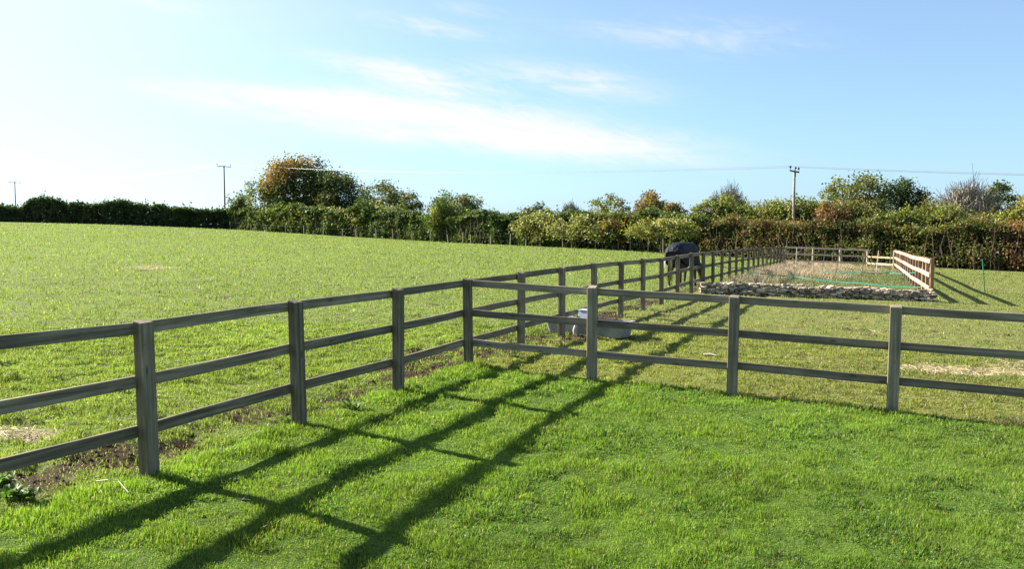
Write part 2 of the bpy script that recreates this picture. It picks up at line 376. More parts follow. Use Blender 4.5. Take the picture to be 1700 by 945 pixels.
# ------------------------------------------------------------------ grass blades
def blades(name, x, y, h, w, tint, mat, lean=.5, segs=2, wind=(0.15, -.1)):
    n = len(x); z = gsurf(x, y)-.004
    a = rng.random(n)*2*np.pi; c, s = np.cos(a), np.sin(a)
    la = np.where(rng.random(n) < .35, NC.fbm(x, y, .35, 2)*4*np.pi+rng.normal(size=n)*.5, rng.random(n)*2*np.pi); lm = (rng.random(n)**.8)*lean
    lx = np.cos(la)*lm+wind[0]; ly = np.sin(la)*lm+wind[1]
    B = np.c_[x, y, z]; W = np.c_[c*w/2, s*w/2, np.zeros(n)]
    up = np.sqrt(np.maximum(.1, 1-np.minimum(.85, lx**2+ly**2)))
    tip = B+np.c_[lx*h, ly*h, up*h]
    if segs == 1:
        V = np.stack([B-W, B+W, tip], 1).reshape(-1, 3); F = np.arange(3*n).reshape(-1, 3)
        return mesh_np(name, V, F, mat, tint=tint)
    mid = B+np.c_[lx*h*.32, ly*h*.32, np.minimum(1, up*1.18)*h*.55]
    V = np.stack([B-W, B+W, mid-W*.8, mid+W*.8, tip], 1).reshape(-1, 3)
    o = np.arange(n)[:, None]*5
    F = np.concatenate([o+np.array([[0, 1, 3, 2]]), o+np.array([[2, 3, 4]])], 1).ravel(); sz = np.tile([4, 3], n)
    return mesh_np(name, V, F, mat, tint=np.repeat(tint, 2, 0), sizes=sz)
def scatter(n, d0, d1, power, half=R(37)):
    """points in the wedge before the camera, areal density ~ d^-power"""
    q = rng.random(n); e = 2-power
    d = d0*(d1/d0)**q if abs(e) < 1e-6 else (d0**e+q*(d1**e-d0**e))**(1/e)
    az = (rng.random(n)*2-1)*half
    return d*np.sin(az), d*np.cos(az), d
def pick(pal, n, jit=.18):
    p = np.array(pal); c = p[rng.integers(0, len(p), n)]
    return np.clip(c*(1+(rng.random((n, 1))-.5)*2*jit)*(1+(rng.random((n, 3))-.5)*jit*.6), 0, .95)
LAWN = [(.105, .180, .020), (.135, .215, .026), (.16, .235, .036), (.080, .15, .020), (.15, .21, .032), (.18, .24, .055)]
FIELD = [(.145, .20, .045), (.18, .23, .062), (.12, .17, .034), (.20, .23, .08), (.155, .19, .05)]
PADD = [(.17, .215, .048), (.205, .23, .066), (.15, .20, .038), (.24, .225, .095), (.19, .205, .06)]
DRY = [(.30, .25, .13)]
def grass_all():
    acc = {'lawn': [], 'field': [], 'pad': []}
    for n, d0, d1, pw in ((720000, 4.6, 17, 1.65), (430000, 11, 140, 2.0)):
        x, y, d = scatter(n, d0, d1, pw)
        lawn, pad, enc, field, mud, hay = masks(x, y)
        keep = (rng.random(n) > mud*.90) & (rng.random(n) > hay*.75)
        hedge_ok = (y < 125-.90*(x+38.4)-.5) | (x < -38.4)
        hedge_ok &= y < 134
        for k, mk in (('lawn', lawn), ('field', field), ('pad', pad)):
            s = keep & mk & hedge_ok; acc[k].append((x[s], y[s], d[s]))
    for k, nm, pal, lab, hh in (('lawn', 'lawn_grass', LAWN, 'lush bright green lawn grass in the near corner of the fences', .033),
                        ('field', 'field_grass', FIELD, 'short yellow green grass of the big open field left of the fence', .036),
                        ('pad', 'paddock_grass', PADD, 'closely grazed olive grass of the paddock beyond the cross fence', .026)):
        x, y, d = (np.concatenate([a[i] for a in acc[k]]) for i in range(3)); n = len(x)
        cl = NA.fbm(x, y, .28, 3) if k == 'lawn' else NA.fbm(x, y, .22, 3)*.75+NC.fbm(x, y, .07, 2)*.25; cl = .5+(cl-.5)*(1.25 if k == 'lawn' else 1.6); cl2 = NC.fbm(x, y, 1.4, 3); cl3 = NB.fbm(x, y, .11, 2)
        h = hh*(.45+.9*rng.random(n))*(.45+1.1*np.clip((cl-.25)*1.5, 0, 1.3))*(d/6)**.36
        if k == 'lawn':
            v = v_cross(x, y); h *= 1+.6*np.exp(-((v+.05)/.12)**2)+.4*np.exp(-((u_left(x, y)-.02)/.2)**2)
        w = (.0040 if k == 'lawn' else .0046)*(.7+.6*rng.random(n))*(d/6)**.92
        t = pick(pal, n)*(.80+.5*cl2[:, None])*(.86+.28*NB.fbm(x, y, 7.0, 3)[:, None])*(1.12 if k == 'lawn' else 1.0)
        ylw = np.clip((NC.fbm(x, y, .6, 3)-.5)*3, 0, 1)[:, None]
        t = t*(1-.3*ylw)+.3*ylw*np.array([[.16, .19, .045]]) if k == 'lawn' else t
        if k == 'lawn':                               # clover and plantain patches: short broad dark leaves
            cv = (NB.fbm(x+31, y, .55, 3) > .585) & (rng.random(n) < .45); w = np.where(cv, w*2.4, w); h = np.where(cv, h*.65, h); t[cv] = pick([(.060, .125, .030), (.075, .145, .035), (.09, .16, .045)], cv.sum())
        if k == 'field': t = t*(1-.5*np.clip((d-14)/30, 0, 1)[:, None])+.5*np.clip((d-14)/30, 0, 1)[:, None]*np.array([[.165, .215, .055]])
        dead = rng.random(n) < (.045 if k == 'lawn' else .035 if k == 'field' else .16)
        t[dead] = pick([(.34, .28, .14), (.25, .19, .09), (.42, .36, .2)], dead.sum())
        if k == 'pad':                                # greener further off
            far = np.clip((d-16)/14, 0, 1)[:, None]*.65; t = t*(1-far)+far*pick([(.13, .185, .038), (.165, .21, .055)], n)
        dk = (cl3 > .64) & (rng.random(n) < .55); t[dk] *= .58; h[dk] *= 1.25
        o = blades(nm, x, y, h, w, t, M['grass'], lean=.75 if k != 'lawn' else .6)
        tag(o, lab, 'grass', kind='stuff')
grass_all()
def dry_grass():
    n = 90000
    x = rng.uniform(5, 25, n*2); y = rng.uniform(25.5, 56, n*2); s = in_enclosure(x, y); x, y = x[s], y[s]; n = len(x)
    g = NA.fbm(x, y, 3.0, 3); t01 = np.clip((y-(30.5+(x-8)*1.5)+(g-.5)*8)/6+.25, 0, 1)        # the strip by the wall is greener and shorter
    h = (.055+.23*t01*(.6+.9*g))*(.6+.8*rng.random(n)); w = .016*(.6+.8*rng.random(n))*(y/35)
    tall = (rng.random(n) < .3)
    green = rng.random(n) < np.clip(.93-t01*.78, 0, 1)
    t = np.where(green[:, None], pick([(.12, .17, .045), (.16, .19, .07), (.09, .13, .03)], n), pick([(.46, .36, .24), (.55, .45, .33), (.38, .29, .18), (.50, .38, .30)], n))
    tag(blades('rough_grass', x, y, h, w, t, M['straw'], lean=.7), 'long pale dry grass filling the fenced enclosure behind the stone wall', 'grass', kind='stuff')
dry_grass()
def hay_strands():
    n = 30000
    x, y, d = scatter(n*14, 6, 40, 1.4); hay = masks(x, y)[5]; s = rng.random(len(x)) < hay*.55; x, y, d = x[s], y[s], d[s]; n = len(x)
    a = rng.random(n)*2*np.pi; ln = (.05+.10*rng.random(n))*(d/9)**.4; z = gsurf(x, y)+.008+.03*rng.random(n); w = .0035*(d/8)
    D = np.c_[np.cos(a)*ln, np.sin(a)*ln, (rng.random(n)-.5)*.5*ln]; P = np.c_[-np.sin(a)*w, np.cos(a)*w, w*.5]; B = np.c_[x, y, z]
    V = np.stack([B-D/2-P/2, B-D/2+P/2, B+D/2+P/2, B+D/2-P/2], 1).reshape(-1, 3)
    tag(mesh_np('hay', V, np.arange(4*n).reshape(-1, 4), M['straw'], tint=pick([(.55, .46, .28), (.66, .57, .38), (.42, .33, .19)], n)),
        'pale hay strands left in thin patches on the grass', 'hay', kind='stuff')
hay_strands()

def soil_clods():
    n = 60000; x, y, d = scatter(n, 5, 26, 1.2); m_ = masks(x, y)[4]; s = rng.random(n) < m_*.5; x, y, d = x[s], y[s], d[s]; n = len(x)
    z = gsurf(x, y)-m_[s]*.03; r = (.006+.022*rng.random(n)**2.5)*(d/8)**.4
    O = np.array([(1, 0, 0), (0, 1, 0), (-1, 0, 0), (0, -1, 0), (0, 0, .9), (0, 0, -.6)]); Fo = np.array([(0, 1, 4), (1, 2, 4), (2, 3, 4), (3, 0, 4), (1, 0, 5), (2, 1, 5), (3, 2, 5), (0, 3, 5)])
    V = O[None]*r[:, None, None]*(.55+.9*rng.random((n, 6, 1))); a = rng.random(n)*6.283; c, sn = np.cos(a)[:, None], np.sin(a)[:, None]
    V = np.stack([V[..., 0]*c-V[..., 1]*sn, V[..., 0]*sn+V[..., 1]*c, V[..., 2]], -1)+np.c_[x, y, z][:, None]
    F = (np.arange(n)[:, None, None]*6+Fo[None]).reshape(-1, 3)
    tag(mesh_np('soil_clods', V.reshape(-1, 3), F, M['clod'], tint=np.repeat(pick([(.060, .034, .020), (.085, .05, .03), (.04, .024, .015), (.14, .095, .055)], n), 8, 0)), 'crumbly dark soil and leaf scraps trodden bare along the fence', 'soil', kind='stuff')
M['clod'] = leaf_mat('soil_clod', .95, 0.02, .1, (1, 1, 1))
soil_clods()

# ------------------------------------------------------------------ post and rail fences
def post_mesh(w, d, h, slant=.012, sink=.15):
    bm = bmesh.new(); bmesh.ops.create_cube(bm, size=1)
    for v in bm.verts:
        top = v.co.z > 0
        v.co = Vector((v.co.x*w, v.co.y*d, (h if top else -sink)))
        if top: v.co.z += slant*(1 if v.co.y > 0 else -1)+random.uniform(-.004, .004)
    bmesh.ops.bevel(bm, geom=bm.edges[:], offset=.006, segments=1, affect='EDGES')
    me = bpy.data.meshes.new('post'); bm.to_mesh(me); bm.free(); return me
def rail_mesh(L, h, t, bow=.0):
    bm = bmesh.new(); n = 6; rings = []
    for i in range(n+1):
        x = -L/2+L*i/n; b = bow*(1-(2*x/L)**2)+random.uniform(-.002, .002); j = random.uniform(-.002, .002)
        rings.append([bm.verts.new((x, y*t/2, z*h/2+b+j)) for y, z in ((-1, -1), (1, -1), (1, 1), (-1, 1))])
    for i in range(n):
        for k in range(4): bm.faces.new((rings[i][k], rings[i][(k+1) % 4], rings[i+1][(k+1) % 4], rings[i+1][k]))
    bm.faces.new(rings[0][::-1]); bm.faces.new(rings[-1])
    bmesh.ops.recalc_face_normals(bm, faces=bm.faces[:])
    ed = [e for e in bm.edges if len(e.link_faces) == 2 and e.link_faces[0].normal.dot(e.link_faces[1].normal) < .5]
    bmesh.ops.bevel(bm, geom=ed, offset=.004, segments=1, affect='EDGES')
    me = bpy.data.meshes.new('rail'); bm.to_mesh(me); bm.free(); return me
def fence(name, label, pts, side, matp, matr, span=2, heights=(1.145, .735, .335), ph=1.2, pw=.12, pd=.10, rails=None, first_post=True, group=None, rh=.092, skip=None, lean=.012):
    base = Vector((pts[0][0], pts[0][1], gz(*pts[0]))); root = empty(name, base); tag(root, label, 'fence', group)
    n = len(pts); Z = [gz(*p) for p in pts]
    for i, p in enumerate(pts):
        if i == 0 and not first_post: continue
        q0 = pts[max(i-1, 0)]; q1 = pts[min(i+1, n-1)]; a = math.atan2(q1[1]-q0[1], q1[0]-q0[0])
        o = bpy.data.objects.new('post', post_mesh(pw*random.uniform(.95, 1.05), pd, ph+random.uniform(-.012, .02))); o.data.materials.append(matp); link(o, root)
        o.location = Vector((p[0], p[1], Z[i]))-base; o.rotation_euler = (random.uniform(-lean, lean), random.uniform(-lean, lean), a+random.uniform(-.03, .03))
    off = pd/2+.0205
    for r, hz in enumerate(heights):
        i = 0
        while i < n-1:
            j = min(n-1, i+(span if not (i == 0 and r % 2 and span > 1) else 1))
            if not (skip and skip(r, i, j)):
                a = math.atan2(pts[j][1]-pts[i][1], pts[j][0]-pts[i][0]); nx_, ny_ = -math.sin(a)*side, math.cos(a)*side
                A = Vector((pts[i][0]+nx_*off, pts[i][1]+ny_*off, Z[i]+hz+random.uniform(-.008, .008))); B = Vector((pts[j][0]+nx_*off, pts[j][1]+ny_*off, Z[j]+hz+random.uniform(-.008, .008)))
                if i == 0: A -= (B-A).normalized()*.05
                if j == n-1: B += (B-A).normalized()*.05
                d = B-A; Ln = d.length-.006
                mid_z = Z[i:j+1]; bow = (Z[(i+j)//2]-(Z[i]+Z[j])/2) if j-i == 2 else 0
                o = bpy.data.objects.new('rail', rail_mesh(Ln, rh, .038, bow)); o.data.materials.append(matr); link(o, root)
                o.location = (A+B)/2-base; o.rotation_euler = d.to_track_quat('X', 'Z').to_euler()
            i = j
    return root
fence('rail_fence', 'long dark weathered three-rail fence running from left foreground past the trough to the far enclosure', LPTS, +1, M['post'], M['rail'])
rp = list(RPTS)
fence('rail_fence', 'grey weathered three-rail fence crossing the right foreground from the corner post', rp, +1, M['grey_post'], M['grey_rail'], first_post=False, span=2)
bk = [END]+[(17.2+(22.35-17.2)*k/3, 56.0) for k in range(1, 4)]
fence('rail_fence', 'silvery three-rail fence closing the far end of the dry grass enclosure', bk, -1, M['aged_post'], M['aged_rail'], first_post=False, span=3, heights=(1.15, .74, .33), rh=.10)
b2 = [(22.35, 56.0), (RF1[0]-.02, RF1[1]+.25)]
fence('rail_fence', 'short pale two-rail stretch without a top rail in the far right corner of the enclosure', b2, -1, M['new_post'], M['new_rail'], first_post=False, span=2, heights=(.74, .33), rh=.10)
rf = [(RF0[0]+(RF1[0]-RF0[0])*k/15, RF0[1]+(RF1[1]-RF0[1])*k/15) for k in range(16)]
fence('rail_fence', 'new pale orange three-rail fence along the right side of the enclosure', rf, +1, M['new_post'], M['new_rail'], span=2, heights=(1.16, .76, .36), rh=.125, ph=1.24)

# ------------------------------------------------------------------ dry stone wall
def stone_wall():
    mb = MB(); dx, dy = W1[0]-W0[0], W1[1]-W0[1]; L = math.hypot(dx, dy); a = math.atan2(dy, dx); ux, uy = dx/L, dy/L
    core = MB()
    cz = lambda s: gz(W0[0]+ux*s, W0[1]+uy*s)
    for row in range(2):
        for c in range(6):
            s = -.1
            while s < L+.05:
                ln = random.uniform(.09, .30); h = random.uniform(.032, .066); dp = random.uniform(.11, .22)
                off = (-.11 if row == 0 else .13)+random.uniform(-.055, .055)
                z = cz(s)+.02+c*.053+random.uniform(-.012, .018)+h/2
                if not (c == 5 and random.random() < .35):
                    px, py = W0[0]+ux*(s+ln/2)-uy*off, W0[1]+uy*(s+ln/2)+ux*off
                    rot = Euler((random.uniform(-.22, .22), random.uniform(-.2, .2), a+random.uniform(-.4, .4))).to_matrix()
                    t = random.choice([(.46, .37, .27), (.36, .30, .22), (.60, .50, .38), (.24, .20, .155), (.50, .39, .27), (.17, .15, .12), (.68, .60, .48)])
                    V = []
                    for zz, k in ((-1, .86), (-.35, 1.0), (.4, .98), (1, .8)):
                        for q in range(7):
                            th = 2*math.pi*q/7+.3; ex = math.copysign(abs(math.cos(th))**.55, math.cos(th)); ey = math.copysign(abs(math.sin(th))**.55, math.sin(th))
                            V.append(rot@Vector((ex*ln/2*k*random.uniform(.88, 1.06), ey*dp/2*k*random.uniform(.88, 1.06), zz*h/2+random.uniform(-.006, .006)))+Vector((px, py, z)))
                    Fc = [tuple(range(6, -1, -1)), tuple(range(21, 28))]
                    for i in range(3):
                        for q in range(7): Fc.append((i*7+q, i*7+(q+1) % 7, (i+1)*7+(q+1) % 7, (i+1)*7+q))
                    mb.add(V, Fc, t)
                s += ln*random.uniform(.9, 1.15)
    m, nt, b = mat_base('lime_stone'); at = nt.nodes.new('ShaderNodeAttribute'); at.attribute_name = 'tint'
    n = noise(nt, coords(nt, 'Object'), 18, 5, .65)
    nt.links.new(mixc(nt, .8, at.outputs['Color'], ramp(nt, n, [(.3, (.55, .52, .5)), (.65, (1.05, 1.02, 1.0))]), 'MULTIPLY'), b.inputs['Base Color']); b.inputs['Roughness'].default_value = .95
    bump(nt, b, n, .6, .02)
    o = mb.build('stone_wall', m, None, True)
    tag(o, 'low dry stone wall of pale flat stones along the front of the enclosure', 'wall')
stone_wall()

# ------------------------------------------------------------------ water trough
def trough():
    A = Vector((.60, 16.28, 0)); B = Vector((1.92, 15.42, 0)); d = (B-A); L = d.length; a = math.atan2(d.y, d.x); n = Vector((-math.sin(a), math.cos(a), 0))
    c = (A+B)/2+n*.25; c.z = gz(c.x, c.y)-.02
    root = empty('water_trough', c, a); tag(root, 'grey galvanised water trough standing under the long fence near its corner', 'trough')
    m, nt, b = mat_base('galvanised_steel'); nz = noise(nt, coords(nt, 'Object'), 5, 6, .65); vo = nt.nodes.new('ShaderNodeTexVoronoi'); vo.inputs['Scale'].default_value = 40
    cc = ramp(nt, nz, [(.3, (.22, .22, .215)), (.6, (.34, .34, .335)), (.8, (.25, .215, .17))]); cc = mixc(nt, .3, cc, vo.outputs['Color'], 'SOFT_LIGHT')
    nt.links.new(cc, b.inputs['Base Color']); b.inputs['Metallic'].default_value = .35; b.inputs['Roughness'].default_value = .5
    bm = bmesh.new(); H = .275
    def ring(hx, hy, z, k=.05, seg=3):
        out = []
        for sx, sy, a0 in ((1, 1, 0), (-1, 1, 90), (-1, -1, 180), (1, -1, 270)):
            for q in range(seg+1):
                t = R(a0+90*q/seg); out.append(bm.verts.new((sx*(hx-k)+k*math.cos(t), sy*(hy-k)+k*math.sin(t), z)))
        return out
    hx, hy = L/2, .25
    rs = [ring(hx-.05, hy-.05, 0), ring(hx, hy, H-.03), ring(hx+.022, hy+.022, H-.03), ring(hx+.022, hy+.022, H), ring(hx-.012, hy-.012, H), ring(hx-.06, hy-.06, .04)]
    for r0, r1 in zip(rs, rs[1:]):
        for q in range(len(r0)): bm.faces.new((r0[q], r0[(q+1) % len(r0)], r1[(q+1) % len(r0)], r1[q]))
    bm.faces.new(rs[0][::-1]); bm.faces.new(rs[-1])
    bmesh.ops.recalc_face_normals(bm, faces=bm.faces[:])
    me = bpy.data.meshes.new('basin'); bm.to_mesh(me); bm.free(); me.materials.append(m); link(bpy.data.objects.new('basin', me), root)
    w, nt2, b2_ = mat_base('trough_water'); b2_.inputs['Base Color'].default_value = (.012, .016, .014, 1); b2_.inputs['Roughness'].default_value = .06
    wb = MB(); wb.box((0, 0, H-.085), (L-.1, .41, .01)); wb.build('water', w, root)
    bx = MB(); bx.box((-.10, .14, H+.075), (.30, .22, .15), taper=.9); bx.box((-.10, .14, H+.157), (.31, .23, .014))
    fb = bx.build('float_box', plain('pale_plastic', (.45, .50, .58), .4, var=.1), root); bv = fb.modifiers.new('b', 'BEVEL'); bv.width = .01; bv.segments = 2
    pb = MB(); pb.tube([(-.13, -.30, -.02), (-.15, -.30, .10), (-.12, -.29, .19), (-.09, -.26, .235)], .018, 8); pb.build('pipe', plain('white_pipe', (.75, .75, .72), .4, var=.1), root, smooth=True)
trough()

# ------------------------------------------------------------------ foliage
GD = [(.032, .056, .020), (.046, .074, .025), (.060, .092, .030), (.040, .062, .027)]
GM = [(.070, .115, .030), (.10, .15, .036), (.055, .090, .026), (.13, .165, .055)]
OL = [(.12, .13, .036), (.155, .15, .046), (.09, .10, .032), (.18, .16, .055)]
YG = [(.19, .21, .045), (.25, .245, .06), (.13, .165, .036), (.30, .26, .075)]
OR = [(.30, .15, .035), (.36, .20, .05), (.24, .105, .03), (.26, .19, .05), (.14, .13, .04)]
BR = [(.17, .10, .05), (.22, .12, .05), (.13, .085, .045), (.26, .16, .06)]
CR = [(.36, .34, .17), (.28, .28, .10), (.44, .39, .24), (.20, .23, .07), (.13, .16, .04)]
RU = [(.17, .095, .055), (.24, .135, .07), (.13, .08, .046), (.30, .19, .11)]
GY = [(.24, .22, .18), (.30, .27, .22), (.18, .17, .13)]
def leaf_cards(P, size, tint):
    n = len(P); a = rng.normal(size=(n, 3)); a[:, 2] *= .7; a /= np.linalg.norm(a, axis=1)[:, None]
    b = rng.normal(size=(n, 3)); b -= (b*a).sum(1)[:, None]*a; b /= np.linalg.norm(b, axis=1)[:, None]
    s = size*(.6+.8*rng.random(n)); A = a*s[:, None]*.5; B = b*s[:, None]*.30
    V = np.stack([P-A, P+B+A*.1, P+A, P-B+A*.1], 1).reshape(-1, 3)
    return V, np.arange(4*n).reshape(-1, 4), tint
def at_px(px, Y): return ((px-850)/1480*Y*1.0, Y)
def z_of(ypx, Y):
    p = math.atan((472.5-369)/1480); v = (ypx-472.5)/1480
    return EYE+Y*(-math.sin(p)-v*math.cos(p))/(math.cos(p)-v*math.sin(p))
def limb_pts(a, b, wob):
    a = np.array(a); b = np.array(b); return [tuple(a+(b-a)*t+np.array([random.gauss(0, wob), random.gauss(0, wob), random.gauss(0, wob*.5)+.25*math.sin(t*math.pi)*wob])*(1 if 0 < t < 1 else 0)) for t in (0, .33, .66, 1)]
def tree(name, label, cat, px, ytop, hw, Y, pals, nleaf, leaf=.34, crown_bot=None, airy=0., topcol=None, group=None, trunk_r=.16, shape='round', clumps=46, leftcol=None, twig=False):
    x, y = at_px(px, Y); z0 = gz(x, y); zt = z_of(ytop, Y); hh = zt-z0; rx = hw/1480*Y; ry = rx*.9
    cb = z0+(crown_bot if crown_bot is not None else hh*.18)
    root = empty(name, (x, y, z0)); tag(root, label, cat, group); nleaf = int(nleaf*1.75); leaf *= .80; rx *= 1.12
    cz = (cb+zt)/2; rz = (zt-cb)/2
    C = []
    for i in range(clumps):
        zf = 1-2*(i+.5)/clumps; th_ = i*2.39996+rng.normal()*.25; d = np.array([math.sqrt(1-zf*zf)*math.cos(th_), math.sqrt(1-zf*zf)*math.sin(th_), zf])+rng.normal(size=3)*.12; d /= np.linalg.norm(d); rr = (.42+.52*rng.random()**.5)
        if shape == 'cone':
            tw = i % 3 == 0; t = rng.random()**.9; k = ((1-t)*.75+.06)*(.6 if tw else 1); th = rng.random()*6.283; C.append((math.cos(th)*rx*k+(rx*.55 if tw else -rx*.12), math.sin(th)*ry*k, cb+(zt-cb)*t*(.86 if tw else 1))); continue
        if shape == 'fan': d[2] = abs(d[2])*.9-.1
        C.append((d[0]*rx*rr, d[1]*ry*rr, cz+d[2]*rz*rr))
    C = np.array(C)
    sig = min(rx, rz)*(.165 if shape != 'cone' else .16)*(1-.35*airy)
    w = rng.integers(0, len(C), nleaf); P = C[w]+rng.normal(size=(nleaf, 3))*sig*np.array([1.15, 1.15, .8])
    P[:, 2] = np.clip(P[:, 2], z0+.15, zt+.35)
    pal = np.array([pals[i] for i in rng.integers(0, len(pals), len(C))], dtype=object)
    T = np.zeros((nleaf, 3))
    for k in range(len(C)):
        s = w == k; T[s] = pick(pals[k % len(pals)], s.sum(), .25)*(.8+.4*random.random())
    if topcol is not None:                               # autumn colour on the crown's upper left
        f = (P[:, 2]-cz)/rz*.8-P[:, 0]/rx*.55+rng.normal(size=nleaf)*.25; s = f > .42; T[s] = pick(topcol, s.sum(), .25)
    P = P-np.array([0, 0, z0])
    tr = MB(); tops = C[rng.permutation(len(C))[:min(len(C), 16 if not twig else 30)]]-np.array([0, 0, z0])
    fork = (random.gauss(0, rx*.05), random.gauss(0, rx*.05), max(.5, (cb-z0)*.9+rz*.25))
    tr.tube(limb_pts((0, 0, -.1), fork, .05), [trunk_r, trunk_r*.85, trunk_r*.75, trunk_r*.7], 7)
    for t in tops:
        tr.tube(limb_pts(fork, t, rx*.07), [trunk_r*.45, trunk_r*.3, trunk_r*.18, .012], 5)
        if twig:
            for q in range(44):
                e = t+rng.normal(size=3)*np.array([rx, ry, rz])*.17+np.array([0, 0, rz*.12]); s0 = t+(np.array(fork)-t)*random.uniform(0, .45)
                tr.tube(limb_pts(s0, e, .08), [.034, .026, .02, .012], 3, cap=False)
    tr.build('trunk', M['twig'] if twig else M['bark'], root)
    V, F, T = leaf_cards(P, leaf, T); mesh_np('crown', V, F, M['leaf'], root, T)
    return root
TG = 'trees standing behind the field hedge'
for s in (
  ('tree', 'thin yellow green tree leaning left of the big orange-topped tree', 'tree', 432, 294, 26, 130, [YG, GM], 1500, .36, 1.2, .6),
  ('tree', 'dark brownish green tree merging into the right side of the big orange-topped tree', 'tree', 562, 287, 46, 126, [GD, GD, OL], 9000, .36, .6),
  ('tree', 'olive rounded tree with ragged top, right of the dark tree beside the orange-topped one', 'tree', 638, 303, 40, 118, [GD, OL, OL], 4800, .34, .6),
  ('tree', 'small olive tree, the last on the right of the big clump around the orange-topped tree', 'tree', 683, 317, 18, 113, [OL, GD], 1500, .34, .8, .3),
  ('tree', 'dark green dome-shaped tree standing alone above the middle of the hedge', 'tree', 757, 320, 42, 106, [GD, GM, OL], 4800, .32, .6),
  ('tree', 'small dark olive tree just showing over the cream-flowered stretch of hedge', 'tree', 893, 339, 27, 100, [GD, OL], 2600, .30, .8),
  ('tree', 'pale green open-crowned tree left of the orange brown bush', 'tree', 1012, 322, 34, 94, [YG, GM, GY], 1700, .30, 1.5, .7),
  ('tree', 'rounded orange brown tree above the hedge behind the horse', 'tree', 1080, 321, 33, 86, [BR, OL, OR, OL], 4600, .28, .6),
  ('tree', 'olive orange shoulder tree right of the rounded orange brown tree', 'tree', 1117, 332, 20, 84, [OL, BR], 1900, .28, .6),
  ('tree', 'yellow olive tree close left of the bare grey tree', 'tree', 1168, 332, 22, 82, [YG, OL], 2200, .27, .6),
  ('tree', 'broad yellow green tree just left of the pole with three insulators', 'tree', 1275, 333, 36, 80, [YG, OL, GM], 3800, .27, .6),
  ('tree', 'small dark green tree just right of the pole with three insulators', 'tree', 1345, 326, 19, 80, [GD, GM], 2000, .27, .6),
  ('tree', 'tall yellow green open tree left of the large olive tree', 'tree', 1392, 294, 33, 80, [YG, OL], 2300, .28, 1.4, .45),
  ('tree', 'large olive and dark green tree, tallest on the right half of the hedge', 'tree', 1442, 291, 52, 78, [OL, GD, GM, OL], 6800, .27, .8),
  ('tree', 'low yellow olive tree between the conifer and the wide bare tree', 'tree', 1557, 326, 36, 74, [YG, OL], 3600, .25, .6),
  ('tree', 'dense green tree beside the wide bare tree near the right edge', 'tree', 1656, 301, 31, 72, [GM, OL, GD], 3600, .25, .8, .2),
):
    tree(*s, group=TG)
tree('tree', 'biggest tree in the hedge, dark green with orange autumn leaves on top', 'tree', 499, 257, 52, 130, [GD, GD, GM], 13000, .40, 1.0, .1, topcol=OR, group=TG, trunk_r=.28, clumps=90)
tree('conifer_tree', 'dark conifer with pointed twin tops between olive tree and bare tree', 'tree', 1503, 302, 34, 78, [GD, GD, GM], 5200, .25, .3, group=TG, shape='cone', clumps=110)
for lab, px, yt, hw, Y in (('bare grey twiggy tree behind the middle of the right-hand hedge', 1208, 308, 32, 84), ('wide bare grey tree with fanned twigs near the right edge', 1606, 297, 50, 72),
                           ('small twiggy bush with a spiky top over the cream-flowered hedge', 948, 335, 16, 99), ('purple brown bare tree at the right edge of the view', 1712, 320, 26, 70)):
    tree('bare_tree', lab, 'tree', px, yt, hw, Y, [GY, OL, YG], 900, .20, 1.2, .6, group=TG, shape='fan', clumps=34, twig=True, trunk_r=.12)

